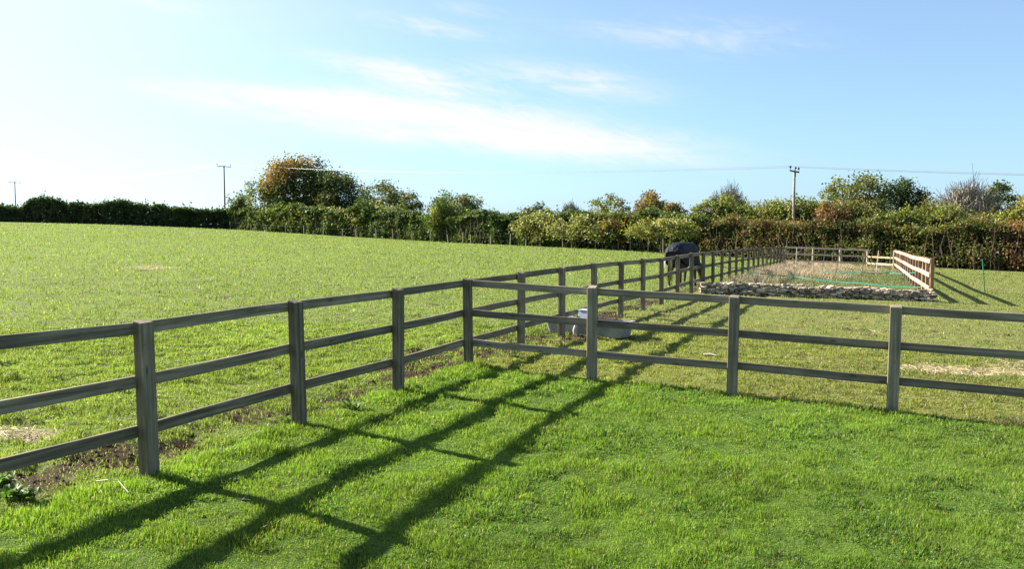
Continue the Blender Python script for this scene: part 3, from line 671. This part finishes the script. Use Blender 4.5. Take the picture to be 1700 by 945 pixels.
# hedge lines in plan
HL = [(-118, 138), (-74.5, 131), (-39.5, 126)]
HF = [(-39, 125.6), (-18.2, 108.6), (-3.2, 94.1), (12.3, 79.6), (16.6, 75.8)]
HR = [(16.2, 76.2), (21.5, 71.2), (31.7, 62.6), (50, 47), (62, 37)]
def resample(pts, step):
    P = np.array(pts, float); d = np.r_[0, np.cumsum(np.linalg.norm(np.diff(P, axis=0), axis=1))]; s = np.arange(0, d[-1], step)
    return np.c_[np.interp(s, d, P[:, 0]), np.interp(s, d, P[:, 1])], s, d[-1]
def hedge(name, label, pts, hfun, depth, nleaf, leaf, colfun, back=0., stem_n=300, low=.15, gappy=.5, sprig=1.0):
    P, s, L = resample(pts, .25); T = np.gradient(P, axis=0); T /= np.linalg.norm(T, axis=1)[:, None]; Nn = np.c_[-T[:, 1], T[:, 0]]
    z0 = gz(*pts[0]); base = Vector((pts[0][0], pts[0][1], z0)); root = empty(name, base); tag(root, label, 'hedge')
    i = rng.integers(0, len(P), nleaf); ss = s[i]; px, py = P[i, 0], P[i, 1]; gzv = ground(px, py)
    H = hfun(ss, px, py)*(.86+.26*NA.fbm(ss, ss*0+back*7, 1.6, 3)*1.0)
    # a lumpy block, leaves mostly near front face and top
    q = rng.random(nleaf); face = q < .62
    v = np.where(face, rng.random(nleaf)**.85, .86+.2*rng.random(nleaf)**2.2)
    lump = (NB.fbm(ss, v*H*1.2, 1.3, 3)-.5)*1.3
    c = np.where(face, -depth/2*(1-.25*v)-lump+np.abs(rng.normal(size=nleaf))*.22, (rng.random(nleaf)-.5)*depth)
    zz = v*H+low*rng.random(nleaf)
    thin = (v < .3) & face & (rng.random(nleaf) < (1-v/.3)*gappy+np.where(NC.fbm(ss, v*3, .8, 2) > .6, .4, 0))
    k = ~thin; X = np.c_[px+Nn[i, 0]*(c+back), py+Nn[i, 1]*(c+back), gzv+zz]-np.array(base)
    X += rng.normal(size=X.shape)*.06
    X = X[k]; t = colfun(ss[k], px[k]/py[k]*1480+850, v[k])
    ns = int(L*sprig); j = np.repeat(rng.integers(0, len(P), ns), 9); n9 = len(j); q9 = np.tile(np.arange(9)/8, ns); up = np.repeat(rng.random(ns)**1.5*1.0+.25, 9)
    jx = np.repeat(rng.normal(size=ns)*.3, 9); hh9 = hfun(s[j], P[j, 0], P[j, 1])*.95
    X2 = np.c_[P[j, 0]+Nn[j, 0]*back+jx*q9+rng.normal(size=n9)*.09, P[j, 1]+Nn[j, 1]*back+rng.normal(size=n9)*.09, ground(P[j, 0], P[j, 1])+hh9+q9*up]-np.array(base)
    X = np.r_[X, X2]; t = np.r_[t, colfun(s[j], P[j, 0]/P[j, 1]*1480+850, q9*0+1)]; V, F, t = leaf_cards(X, leaf, t)
    mesh_np('foliage', V, F, M['leaf'], root, t)
    # the tangled inside of the hedge: coarse dark leaves and dead wood
    nc = int(L*150); i = rng.integers(0, len(P), nc); v = rng.random(nc); o_ = (rng.random(nc)-.35)*depth*.8+back
    Hc = hfun(s[i], P[i, 0], P[i, 1])*.86
    X = np.c_[P[i, 0]+Nn[i, 0]*o_, P[i, 1]+Nn[i, 1]*o_, ground(P[i, 0], P[i, 1])+v*Hc]-np.array(base)
    V, F, t = leaf_cards(X, .62, pick(GD+[(.06, .05, .035), (.045, .04, .028)], nc, .3)); mesh_np('inner_branches', V, F, M['leaf'], root, t)
    st = MB()
    for _ in range(stem_n):
        j = random.randrange(len(P)); hgt = float(hfun(s[j:j+1], P[j:j+1, 0], P[j:j+1, 1])[0])*random.uniform(.4, 1.08)
        o = random.uniform(-depth*.42, depth*.3); b0 = np.array([P[j, 0]+Nn[j, 0]*(o+back), P[j, 1]+Nn[j, 1]*(o+back), gz(P[j, 0], P[j, 1])-.05])-np.array(base)
        e = b0+np.array([random.gauss(0, .35), random.gauss(0, .35), hgt]); st.tube(limb_pts(b0, e, .1), [.04, .032, .022, .010], 4, cap=False)
    tag(st.build('wood', M['hstem'], root), kind='stuff')
    return root
def cf(*bands):
    """bands: list of (px, palettes) knots along the photo's width; colour switches softly in clumps"""
    def f(ss, px, v):
        n = len(ss); t = pick(bands[0][1], n, .3); pos = px+(NC.fbm(ss, v*4, 1.6, 3)-.5)*90
        for b in bands:
            m = pos > b[0]
            if m.any():
                pal = np.array(b[1]); t[m] = pick(pal, m.sum(), .3)
        cl = NB.fbm(ss+50, v*5, .9, 3); return t*(.7+.65*cl[:, None])
    return f
hedge('hedge', 'dark shaded hedge along the far left end of the field', HL, lambda s, x, y: 2.45+1.5*(NC.fbm(s, s*0, 5, 3)-.48)+.7*np.exp(-((s-62)/4.)**2)+.9*np.exp(-((s-51)/2.5)**2)-.6*np.exp(-((s-47)/1.2)**2), 2.2, 40000, .34, cf((-900, GD), (-200, GD+GM[:1])), stem_n=300, gappy=-.6, sprig=2.0)
hedge('hedge', 'mixed green field hedge running from the far left corner to behind the horse', HF, lambda s, x, y: 3.15+1.35*(NC.fbm(s, s*0+3, 3.5, 3)-.5)*2, 2.0, 62000, .25,
      cf((-900, GM+OL[:2]), (520, GD+GM+OL[:1]), (700, GM+YG[:1]), (800, GD+GM), (1000, OL+GM+BR[:1]), (1060, GD+GM+YG[:2])), stem_n=500, gappy=.30, sprig=1.2)
hedge('hedge', 'tall green and yellow hedge rising behind the russet hedge on the right', HR, lambda s, x, y: 4.25+1.3*(NC.fbm(s, s*0+9, 3.6, 3)-.5)*2, 2.2, 42000, .20, cf((900, YG+GM), (1230, YG+YG+GM), (1350, GM+RU+YG), (1420, YG+GM+YG), (1560, OL+YG+YG), (1660, YG+OR[:1])), back=2.4, stem_n=300, gappy=.2, sprig=2.5)
hedge('hedge', 'russet brown and dark green lower hedge at the right end of the paddock', HR, lambda s, x, y: 2.9+.7*(NC.fbm(s, s*0+15, 3.5, 3)-.5)*2, 1.8, 62000, .17, cf((900, RU+OL[:2]+GM[:2]), (1250, GM+RU+OL+RU), (1330, RU+GD+GM), (1430, GM+YG[:2]+RU[:2]+OL), (1620, RU+GM), (1670, RU)), stem_n=700, gappy=.35, sprig=1.0)
# single bushes that stand out of the hedge
SG = 'bushes growing in the hedge'
for nm, lab, px, yt, yb, hw, Y, pals, n, lf in (
  ('shrub', 'grey green bush at the corner where dark hedge meets field hedge', 400, 327, 380, 20, 125.5, [GM, OL], 2600, .34),
  ('shrub', 'bright green bush in the hedge below the orange-topped tree', 470, 342, 375, 32, 120, [GM, YG], 2600, .30),
  ('climbing_plant', 'cream yellow climber spreading over the hedge below the orange-topped tree', 560, 349, 374, 45, 112.5, [CR, YG], 2800, .26),
  ('climbing_plant', 'cream yellow climber on the hedge top, left of the tall yellow green bush', 630, 341, 372, 34, 108, [CR, YG, CR], 2600, .25),
  ('shrub', 'tall yellow green bush in the hedge below the dome-shaped tree', 736, 335, 398, 32, 98, [YG, GM, GM], 3800, .25),
  ('climbing_plant', 'large cream climber hanging over the middle of the field hedge', 893, 357, 398, 30, 87.5, [CR, CR, YG], 3400, .21),
  ('climbing_plant', 'cream climber right beside the large cream one, nearer the horse', 958, 360, 402, 30, 83.5, [CR, CR], 3400, .21),
  ('shrub', 'orange tinted dark bush between two cream climbers left of the horse', 1018, 366, 408, 24, 80.5, [GD, OR, GD, OL], 2600, .21),
  ('climbing_plant', 'yellow cream climber on the hedge just behind the horse', 1098, 364, 400, 38, 75.5, [CR, YG, YG], 3800, .19),
  ('shrub', 'russet bush rising above the hedge below the tall yellow green tree', 1377, 338, 372, 22, 69.0, [RU, BR], 2000, .18),
  ('shrub', 'golden orange bush above the russet hedge at the right edge', 1702, 353, 385, 32, 61.8, [OR, YG], 2400, .17),
):
    x, y = at_px(px, Y); z0 = gz(x, y); zt = z_of(yt, Y); zb = max(z0, z_of(yb, Y)); rx = hw/1480*Y; rz = (zt-zb)/2
    root = empty(nm, (x, y, z0)); tag(root, lab, 'plant' if nm != 'shrub' else 'bush', SG)
    k = 34; d = rng.normal(size=(k, 3)); d /= np.linalg.norm(d, axis=1)[:, None]; d *= (.5+.5*rng.random((k, 1))); C = d*np.array([rx, min(rx, 1.1), rz])+np.array([0, 0, (zt+zb)/2-z0])
    if nm != 'shrub':                                   # a climber drapes along the hedge: long, ragged, thin
        ta = rng.random(k)*2-1; hd = np.array([.74, -.67]); C[:, 0] = ta*rx*1.6*hd[0]+rng.normal(size=k)*.15; C[:, 1] = ta*rx*1.6*hd[1]-.5+rng.normal(size=k)*.25
        C[:, 2] = zt-z0-(1-.35*np.abs(ta))*0-rng.random(k)**1.1*(zt-zb)*(1-.55*np.abs(ta))-np.abs(ta)**2*.35*(zt-zb)
    w = rng.integers(0, k, n); P = C[w]+rng.normal(size=(n, 3))*np.array([rx*.2, .28, rz*.24]); P[:, 2] = np.maximum(P[:, 2], .1)
    T = np.zeros((n, 3))
    for q in range(k): s = w == q; T[s] = pick(pals[q % len(pals)], s.sum(), .28)
    V, F, T = leaf_cards(P, lf, T); mesh_np('foliage', V, F, M['leaf'], root, T)
    for q in range(5 if nm == 'shrub' else 3):
        st = MB(); st.tube(limb_pts((random.gauss(0, .05), random.gauss(0, .05), -.05), C[q], .12), [.035, .025, .018, .01], 4, cap=False); st.build('stem', M['hstem'], root)

# wire stock fence in front of the hedge
def stock_fence():
    pxs = [398, 432, 458, 490, 520, 552, 584, 607, 640, 668, 700, 730, 759, 784, 797, 830, 862, 888, 912, 949, 964, 1003, 1041, 1061, 1090, 1115]
    P = np.array(HF); root = None; pts = []
    for px in pxs:
        r = (px-850)/1480
        for a, b in zip(P[:-1], P[1:]):
            t = (a[0]-r*a[1])/(r*(b[1]-a[1])-(b[0]-a[0]))
            if 0 <= t <= 1: q = a+(b-a)*t; break
        q = q+np.array([-.68, -.74])*1.35; pts.append((q[0], q[1], gz(q[0], q[1])))
    base = Vector(pts[0]); root = empty('wire_fence', base); tag(root, 'low wire fence with thin grey posts along the foot of the field hedge', 'fence')
    for p in pts:
        o = bpy.data.objects.new('post', post_mesh(.085, .085, random.uniform(.8, 1.2))); o.data.materials.append(M['grey_post']); link(o, root); o.location = Vector(p)-base; o.rotation_euler = (random.uniform(-.05, .05), random.uniform(-.06, .06), .7)
    wm = plain('fence_wire', (.12, .12, .115), .5, .6, var=.1)
    for h in (.88,):
        mb = MB(); mb.tube([Vector((p[0], p[1], p[2]+h))-base for p in pts], .002, 4); mb.build('wire', wm, root)
stock_fence()

# ------------------------------------------------------------------ power line
M['iron'] = plain('dark_iron', (.05, .05, .055), .6, .3, var=.2); M['porcelain'] = plain('brown_insulator', (.035, .025, .022), .25, var=.2)
M['cable'] = plain('aluminium_cable', (.26, .26, .26), .45, .3, var=.1)
PT = []
for lab, px, ytop, Y, arm, ang, r in (('nearest power pole, standing behind the right-hand hedge with three dark insulators', 1316, 282, 72, 1.5, .80, .13),
                                 ('power pole left of the orange-topped tree, standing behind the dark hedge', 375, 275, 140, 2.15, .35, .15),
                                 ('farthest power pole, pale and thin, rising behind the left end of the dark hedge', 29, 302, 205, 2.5, .2, .15)):
    x, y = at_px(px, Y); z0 = gz(x, y)-.1; zt = z_of(ytop, Y); h = zt-z0
    root = empty('power_pole', (x, y, z0)); tag(root, lab, 'power pole', 'poles of the overhead power line')
    mb = MB(); mb.tube([(0, 0, 0), (0, 0, h*.5), (0, 0, h)], [r, r*.85, r*.7], 10); mb.build('pole', M['pole'], root, smooth=True)
    rot = Euler((0, R(3), ang)).to_matrix(); ab = MB(); ab.box((0, 0, h-.12), (arm, .10, .11), rot); ab.tube([rot@Vector((.06, -.09, 0))+Vector((0, 0, h-.55)), rot@Vector((.06, -.09, 0))+Vector((0, 0, h-.15))], .02, 5); ab.build('crossarm', M['iron'], root)
    tops = []
    for k in (-.47, .12 if px == 1316 else 0, .47):
        c = rot@Vector((arm*k, 0, 0))+Vector((0, 0, h-.12)); ib = MB()
        ib.tube([c, c+Vector((0, 0, .20))], .018, 6); ib.tube([c+Vector((0, 0, q)) for q in (.20, .24, .30, .36, .40)], [.05, .09, .06, .085, .04], 10); ib.build('insulator', M['porcelain'], root, smooth=True)
        tops.append(Vector((x, y, z0))+c+Vector((0, 0, .38)))
    PT.append(tops)
nxt = [Vector((92+.7*k, 2+.7*k, 4.6)) for k in (-1, .2, 1)]
end = [Vector((-170, 268, 13)) for k in range(3)]
for k in range(3):
    chain = [nxt[k], PT[0][k], PT[1][k], PT[2][k], end[k]]; pts = []
    for (a, b), sag in zip(zip(chain[:-1], chain[1:]), (1.7, .85, 1.0, .9)):
        for i in range(24):
            t = i/24; p = a.lerp(b, t); p.z -= 4*sag*t*(1-t); pts.append(p)
    pts.append(chain[-1]); mb = MB(); mb.tube(pts, .0085, 5)
    o = mb.build('overhead_wire', M['cable'], None, smooth=True); tag(o, 'thin overhead power wire slung across the sky between the wooden poles', 'wire', 'wires of the overhead power line')

# ------------------------------------------------------------------ electric fence inside the enclosure
M['stake'] = plain('rusty_stake', (.16, .14, .12), .6, .4, var=.3); M['gstake'] = plain('green_plastic', (.03, .20, .12), .4, var=.15); M['tape'] = plain('teal_tape', (.02, .17, .13), .5, var=.15)
M['pstake'] = plain('pale_stake', (.55, .5, .42), .6, var=.15)
def stake(lab, px, ybase, pxtop, ytop, Y, mat, r=.014):
    x, y = at_px(px, Y); z0 = gz(x, y); h = z_of(ytop, Y)-z0; dx = (pxtop-px)/1480*Y
    root = empty('fence_stake', (x, y, z0)); tag(root, lab, 'stake', 'electric fence stakes')
    mb = MB(); mb.tube([(0, 0, -.1), (dx*.5, 0, h*.5), (dx, .03, h)], [r, r, r*.85], 6); mb.build('rod', mat, root)
    cb = MB()
    for q in (.55, .8): cb.tube([(dx*q-.04, -.02, h*q), (dx*q+.04, -.02, h*q), (dx*q+.05, -.02, h*q+.05)], .011, 5)
    cb.build('tape_hook', mat, root)
    return Vector((x+dx*.55, y, z0+h*.55))
stake('pale upright stake in dry grass, left of the other thin stakes', 1321, 456, 1323, 411, 43, M['pstake'], .018)
stake('thin dark stake against the middle of the far silvery fence', 1366, 448, 1370, 413, 50, M['stake'])
stake('short thin stake left of the strongly leaning dark one', 1380, 446, 1384, 412, 51, M['stake'])
stake('strongly leaning dark stake in the middle of the dry grass', 1387, 461, 1395, 415, 41, M['stake'], .017)
stake('tall leaning dark stake before the right end of the silvery fence', 1429, 463, 1438, 416, 40, M['stake'], .017)
stake('pale slightly leaning stake before the two-rail gap', 1455, 450, 1459, 416, 46, M['pstake'], .022)
stake('teal green stake close to the far corner of the pale orange fence', 1476, 461, 1480, 416, 41, M['gstake'], .02)
stake('thin dark stake near the left end of the far silvery fence', 1334, 447, 1337, 412, 50, M['stake'])
stake('lone green stake on the open grass right of the pale orange fence', 1637, 486, 1632, 430, 32.5, M['gstake'], .02)
def tape(lab, pts):
    mb = MB(); V = []
    for px, yy, Y in pts: x, y = at_px(px, Y); V.append(Vector((x, y, z_of(yy, Y))))
    pp = []
    for a, b in zip(V[:-1], V[1:]):
        for i in range(8):
            t = i/8; p = a.lerp(b, t); p.z -= .10*4*t*(1-t)*.5; pp.append(p)
    pp.append(V[-1]); n = len(pp); Vv = []
    for i, p in enumerate(pp):
        tw = .25*math.sin(i*.9); Vv += [p+Vector((0, math.sin(tw)*.012, .017)), p+Vector((0, -math.sin(tw)*.012, -.017)), p+Vector((.002, -math.sin(tw)*.012+.005, -.017)), p+Vector((.002, math.sin(tw)*.012+.005, .017))]
    F = []
    for i in range(n-1):
        for k in range(4): F.append((i*4+k, i*4+(k+1) % 4, i*4+4+(k+1) % 4, i*4+4+k))
    mb.add(Vv, F); o = mb.build('fence_tape', M['tape']); tag(o, lab, 'tape', 'electric fence tapes')
tape('teal electric fence tape nearer the stone wall, sagging across the enclosure', [(1224, 448, 36.5), (1320, 459, 35), (1430, 470, 32), (1543, 477, 29.5)])
tape('teal electric fence tape farther back, strung through the stakes in the dry grass', [(1168, 438, 28.4), (1184, 440.5, 31.5), (1236, 444, 38), (1321, 450, 42.9), (1388, 452, 41.2), (1430, 452, 40.2), (1477, 453, 41), (1530, 451, 33)])

# ------------------------------------------------------------------ the horse
def horse():
    hx, hy = 5.55, 28.9; ang = math.pi/2-R(33); z0 = gz(hx, hy)
    root = empty('horse', (hx, hy, z0+.0), ang); root.scale = (.97, .90, 1); tag(root, 'dark bay horse in a navy rug grazing behind the long fence', 'horse')
    coat, nt, b = mat_base('bay_coat'); n = noise(nt, coords(nt, 'Object'), 9, 5, .6)
    tc = nt.nodes.new('ShaderNodeTexCoord'); sp = nt.nodes.new('ShaderNodeSeparateXYZ'); nt.links.new(tc.outputs['Object'], sp.inputs[0])
    cc = ramp(nt, n, [(.3, (.018, .012, .009)), (.7, (.05, .03, .02))])
    sock = ramp(nt, sp.outputs[2], [(.10, (1, 1, 1)), (.14, (0, 0, 0))]); sd = ramp(nt, sp.outputs[0], [(.0, (1, 1, 1)), (.02, (0, 0, 0))])
    cc = mixc(nt, mixc(nt, 1.0, sock, sd, 'MULTIPLY'), cc, (.55, .47, .40))
    nt.links.new(cc, b.inputs['Base Color']); b.inputs['Roughness'].default_value = .45
    V, E, Rd = [], [], []
    def chain(parent, pts):
        for p in pts:
            V.append(p[:3]); Rd.append(p[3:5] if len(p) > 4 else (p[3], p[3])); i = len(V)-1
            if parent is not None: E.append((parent, i))
            parent = i
        return parent
    V.append((-.05, 0, 1.10)); Rd.append((.33, .31))
    fr = chain(0, [(.30, 0, 1.12, .32, .30), (.62, 0, 1.13, .31, .27)])
    hd = chain(fr, [(.88, 0, 1.06, .24, .17), (1.10, .02, .84, .19, .12), (1.30, -.02, .68, .14, .10), (1.44, -.04, .60, .13, .11), (1.50, -.06, .42, .125, .10), (1.53, -.07, .22, .085, .07), (1.54, -.07, .09, .07, .065)])
    pol = len(V)-4
    for s in (-1, 1): chain(pol, [(1.37, -.04+s*.085, .72, .034), (1.34, -.04+s*.12, .80, .014)])
    bk = chain(0, [(-.42, 0, 1.12, .32, .31), (-.68, 0, 1.14, .27, .27)])
    for s, dx in ((-1, .10), (1, -.16)):
        chain(fr, [(.62, s*.15, .88, .13, .11), (.64+dx*.4, s*.15, .70, .085), (.64+dx*.7, s*.15, .46, .062), (.64+dx, s*.15, .16, .04), (.66+dx, s*.15, .10, .048), (.69+dx, s*.15, .02, .06)])
    for s, dx in ((-1, .16), (1, -.08)):
        chain(bk, [(-.62, s*.16, .90, .17, .13), (-.52+dx*.5, s*.16, .74, .11), (-.74+dx*.8, s*.16, .52, .066), (-.72+dx, s*.16, .18, .042), (-.70+dx, s*.16, .10, .048), (-.66+dx, s*.16, .02, .06)])
    me = bpy.data.meshes.new('body'); me.from_pydata(V, E, []); me.materials.append(coat)
    o = link(bpy.data.objects.new('body', me), root)
    md = o.modifiers.new('skin', 'SKIN'); md.use_smooth_shade = True
    for i, r in enumerate(Rd): me.skin_vertices[0].data[i].radius = r
    me.skin_vertices[0].data[0].use_root = True
    sb = o.modifiers.new('sub', 'SUBSURF'); sb.levels = 2; sb.render_levels = 2
    # rug: sections along the back, hanging to below the belly, with neck cover
    rug, nt, b = mat_base('navy_rug'); n = noise(nt, coords(nt, 'Object', (3, 3, 9)), 2.2, 5, .6)
    nt.links.new(ramp(nt, n, [(.3, (.006, .0075, .014)), (.7, (.014, .017, .030))]), b.inputs['Base Color']); b.inputs['Roughness'].default_value = .7; b.inputs['Specular IOR Level'].default_value = .2
    n2 = noise(nt, coords(nt, 'Object', (2.5, 2.5, 1.2)), 3.0, 3, .5); bump(nt, b, n2, .8, .08)
    secs = [(-.98, .24, 1.20, 1.00), (-.94, .30, 1.30, .96), (-.82, .345, 1.40, .88), (-.62, .375, 1.47, .78), (-.35, .385, 1.485, .68), (-.05, .39, 1.475, .61), (.25, .385, 1.47, .61), (.50, .37, 1.465, .63), (.68, .34, 1.43, .66), (.84, .27, 1.34, .72), (.98, .19, 1.20, .74), (1.10, .165, 1.05, .68), (1.20, .15, .93, .62)]
    V = []; F = []; K = 17
    for si, (x, hw, top, bot) in enumerate(secs):
        for k in range(K):
            t = math.pi*(-.5+k/(K-1)); lat = math.sin(t); c_ = math.cos(t)
            yv = hw*math.copysign(abs(lat)**.75, lat)*(1+.03*math.sin(si*1.7+k)); zz = bot+(top-bot)*(c_**.62 if c_ > 1e-6 else 0)
            rip = .014*math.sin(k*2.1+si*1.3)
            V.append((x+rip+(.06 if abs(lat) > .9 and si < 2 else 0), yv+(rip if abs(lat) > .6 else 0), zz+.01))
    for si in range(len(secs)-1):
        for k in range(K-1): F.append((si*K+k, si*K+k+1, (si+1)*K+k+1, (si+1)*K+k))
    F.append(tuple(range(0, K)))
    ro = mesh_np('rug', V, sum([list(f) for f in F], []), rug, root, smooth=True, sizes=[len(f) for f in F])
    so = ro.modifiers.new('s', 'SOLIDIFY'); so.thickness = .014; ss = ro.modifiers.new('sub', 'SUBSURF'); ss.levels = 1; ss.render_levels = 2
    # tail flap of the rug, its sunlit edge painted in as a paler colour
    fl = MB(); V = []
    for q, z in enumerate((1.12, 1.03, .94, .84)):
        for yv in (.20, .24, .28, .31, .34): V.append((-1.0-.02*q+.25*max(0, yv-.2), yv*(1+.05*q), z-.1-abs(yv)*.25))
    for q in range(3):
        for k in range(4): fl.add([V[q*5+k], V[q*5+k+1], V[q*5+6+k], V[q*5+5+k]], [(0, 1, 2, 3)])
    fl.build('rug_flap', plain('sunlit_rug_tint', (.22, .23, .27), .6, var=.15), root, smooth=True)
    # hair
    hair = plain('dark_hair', (.11, .075, .05), .6, var=.5, sc=30)
    tb = MB()
    for q in range(46):
        a = random.uniform(-.05, .05); c_ = random.uniform(-.06, .06); ln = random.uniform(.25, .5)
        tb.tube([(-.90, a*.4, 1.02), (-1.04, a, 1.02), (-1.09+c_*.3, a*1.5, .74), (-1.07+c_, a*1.9+.01, .74-ln)], [.018, .020, .016, .004], 4)
    tb.build('tail', hair, root)
    mb = MB()
    for q in range(26):
        t = q/25; p = Vector((1.24+.18*t, -.02, .82-.16*t)); mb.tube([p, p+Vector((.05, random.choice((-1, 1))*.07, -.02)), p+Vector((.06, random.choice((-1, 1))*.10, -.16))], [.012, .012, .004], 4)
    mb.build('mane', hair, root)
horse()

# ------------------------------------------------------------------ broad-leaved weeds and scraps
def weed(lab, x, y, n, s, pal):
    z = float(gsurf(np.array([x]), np.array([y]))[0]); root = MB()
    for q in range(n):
        a = random.uniform(0, 6.283); l = s*random.uniform(.6, 1.1); up = random.uniform(.25, .9); w = l*random.uniform(.13, .2); c, sn = math.cos(a), math.sin(a); ox, oy = random.gauss(0, s*.35), random.gauss(0, s*.25)
        V = []
        for t, ww, zz in ((0, .15, 0), (.35, .9, up*.55), (.7, .8, up*.8), (1, .08, up*.7)):
            r = l*t*(1-.3*up); V += [(x+ox+c*r-sn*w*ww, y+oy+sn*r+c*w*ww, z+l*zz), (x+ox+c*r, y+oy+sn*r, z+l*zz-w*.25), (x+ox+c*r+sn*w*ww, y+oy+sn*r-c*w*ww, z+l*zz)]
        F = []
        for i in range(3):
            for k in range(2): F.append((i*3+k, i*3+k+1, i*3+4+k, i*3+3+k))
        root.add(V, F, tuple(pick(pal, 1)[0]))
    o = root.build('dock_weed', M['leaf'], None, True, True); tag(o, lab, 'weed', 'broad-leaved weeds along the fence')
WD = [(.07, .14, .02), (.09, .17, .03), (.12, .19, .04)]
weed('leafy dock clump in the grass at the lower left edge of the lawn', -3.45, 6.1, 60, .14, WD)
weed('broad leafy clump at the very left edge of the lawn, nearest the camera', -3.72, 6.32, 60, .15, WD)
weed('low dark leafy weed on the lawn between the second and third fence posts', -1.72, 9.35, 30, .13, WD)
weed('small leafy weed beside the foot of the second visible fence post', -2.25, 8.75, 18, .10, WD)
weed('small weed clump at the foot of the third visible fence post', -1.15, 10.5, 20, .11, WD)
weed('weed clump beside the corner post in the grazed ground', .05, 13.0, 26, .12, WD)
sb = MB(); sb.tube([(-3.05, 6.42, gz(-3.05, 6.42)+.05), (-2.93, 6.36, gz(-2.9, 6.4)+.09), (-2.86, 6.36, gz(-2.9, 6.4)+.08), (-2.74, 6.25, gz(-2.74, 6.25)+.04)], [.003, .004, .004, .003], 5)
tag(sb.build('straw_stalk', plain('pale_straw', (.6, .55, .38), .6)), 'single pale dry stalk lying on the lawn near the nearest post', 'stalk')
sx, sy = 3.05, 13.75; sk = MB(); sk.tube([(sx-.07, sy+.05, gz(sx, sy)+.015), (sx+.03, sy, gz(sx, sy)+.028), (sx+.11, sy-.07, gz(sx, sy)+.015)], [.010, .012, .007], 6)
tag(sk.build('stick', plain('bleached_stick', (.62, .52, .4), .8)), 'short bleached stick lying on the grazed paddock beyond the cross fence', 'stick')
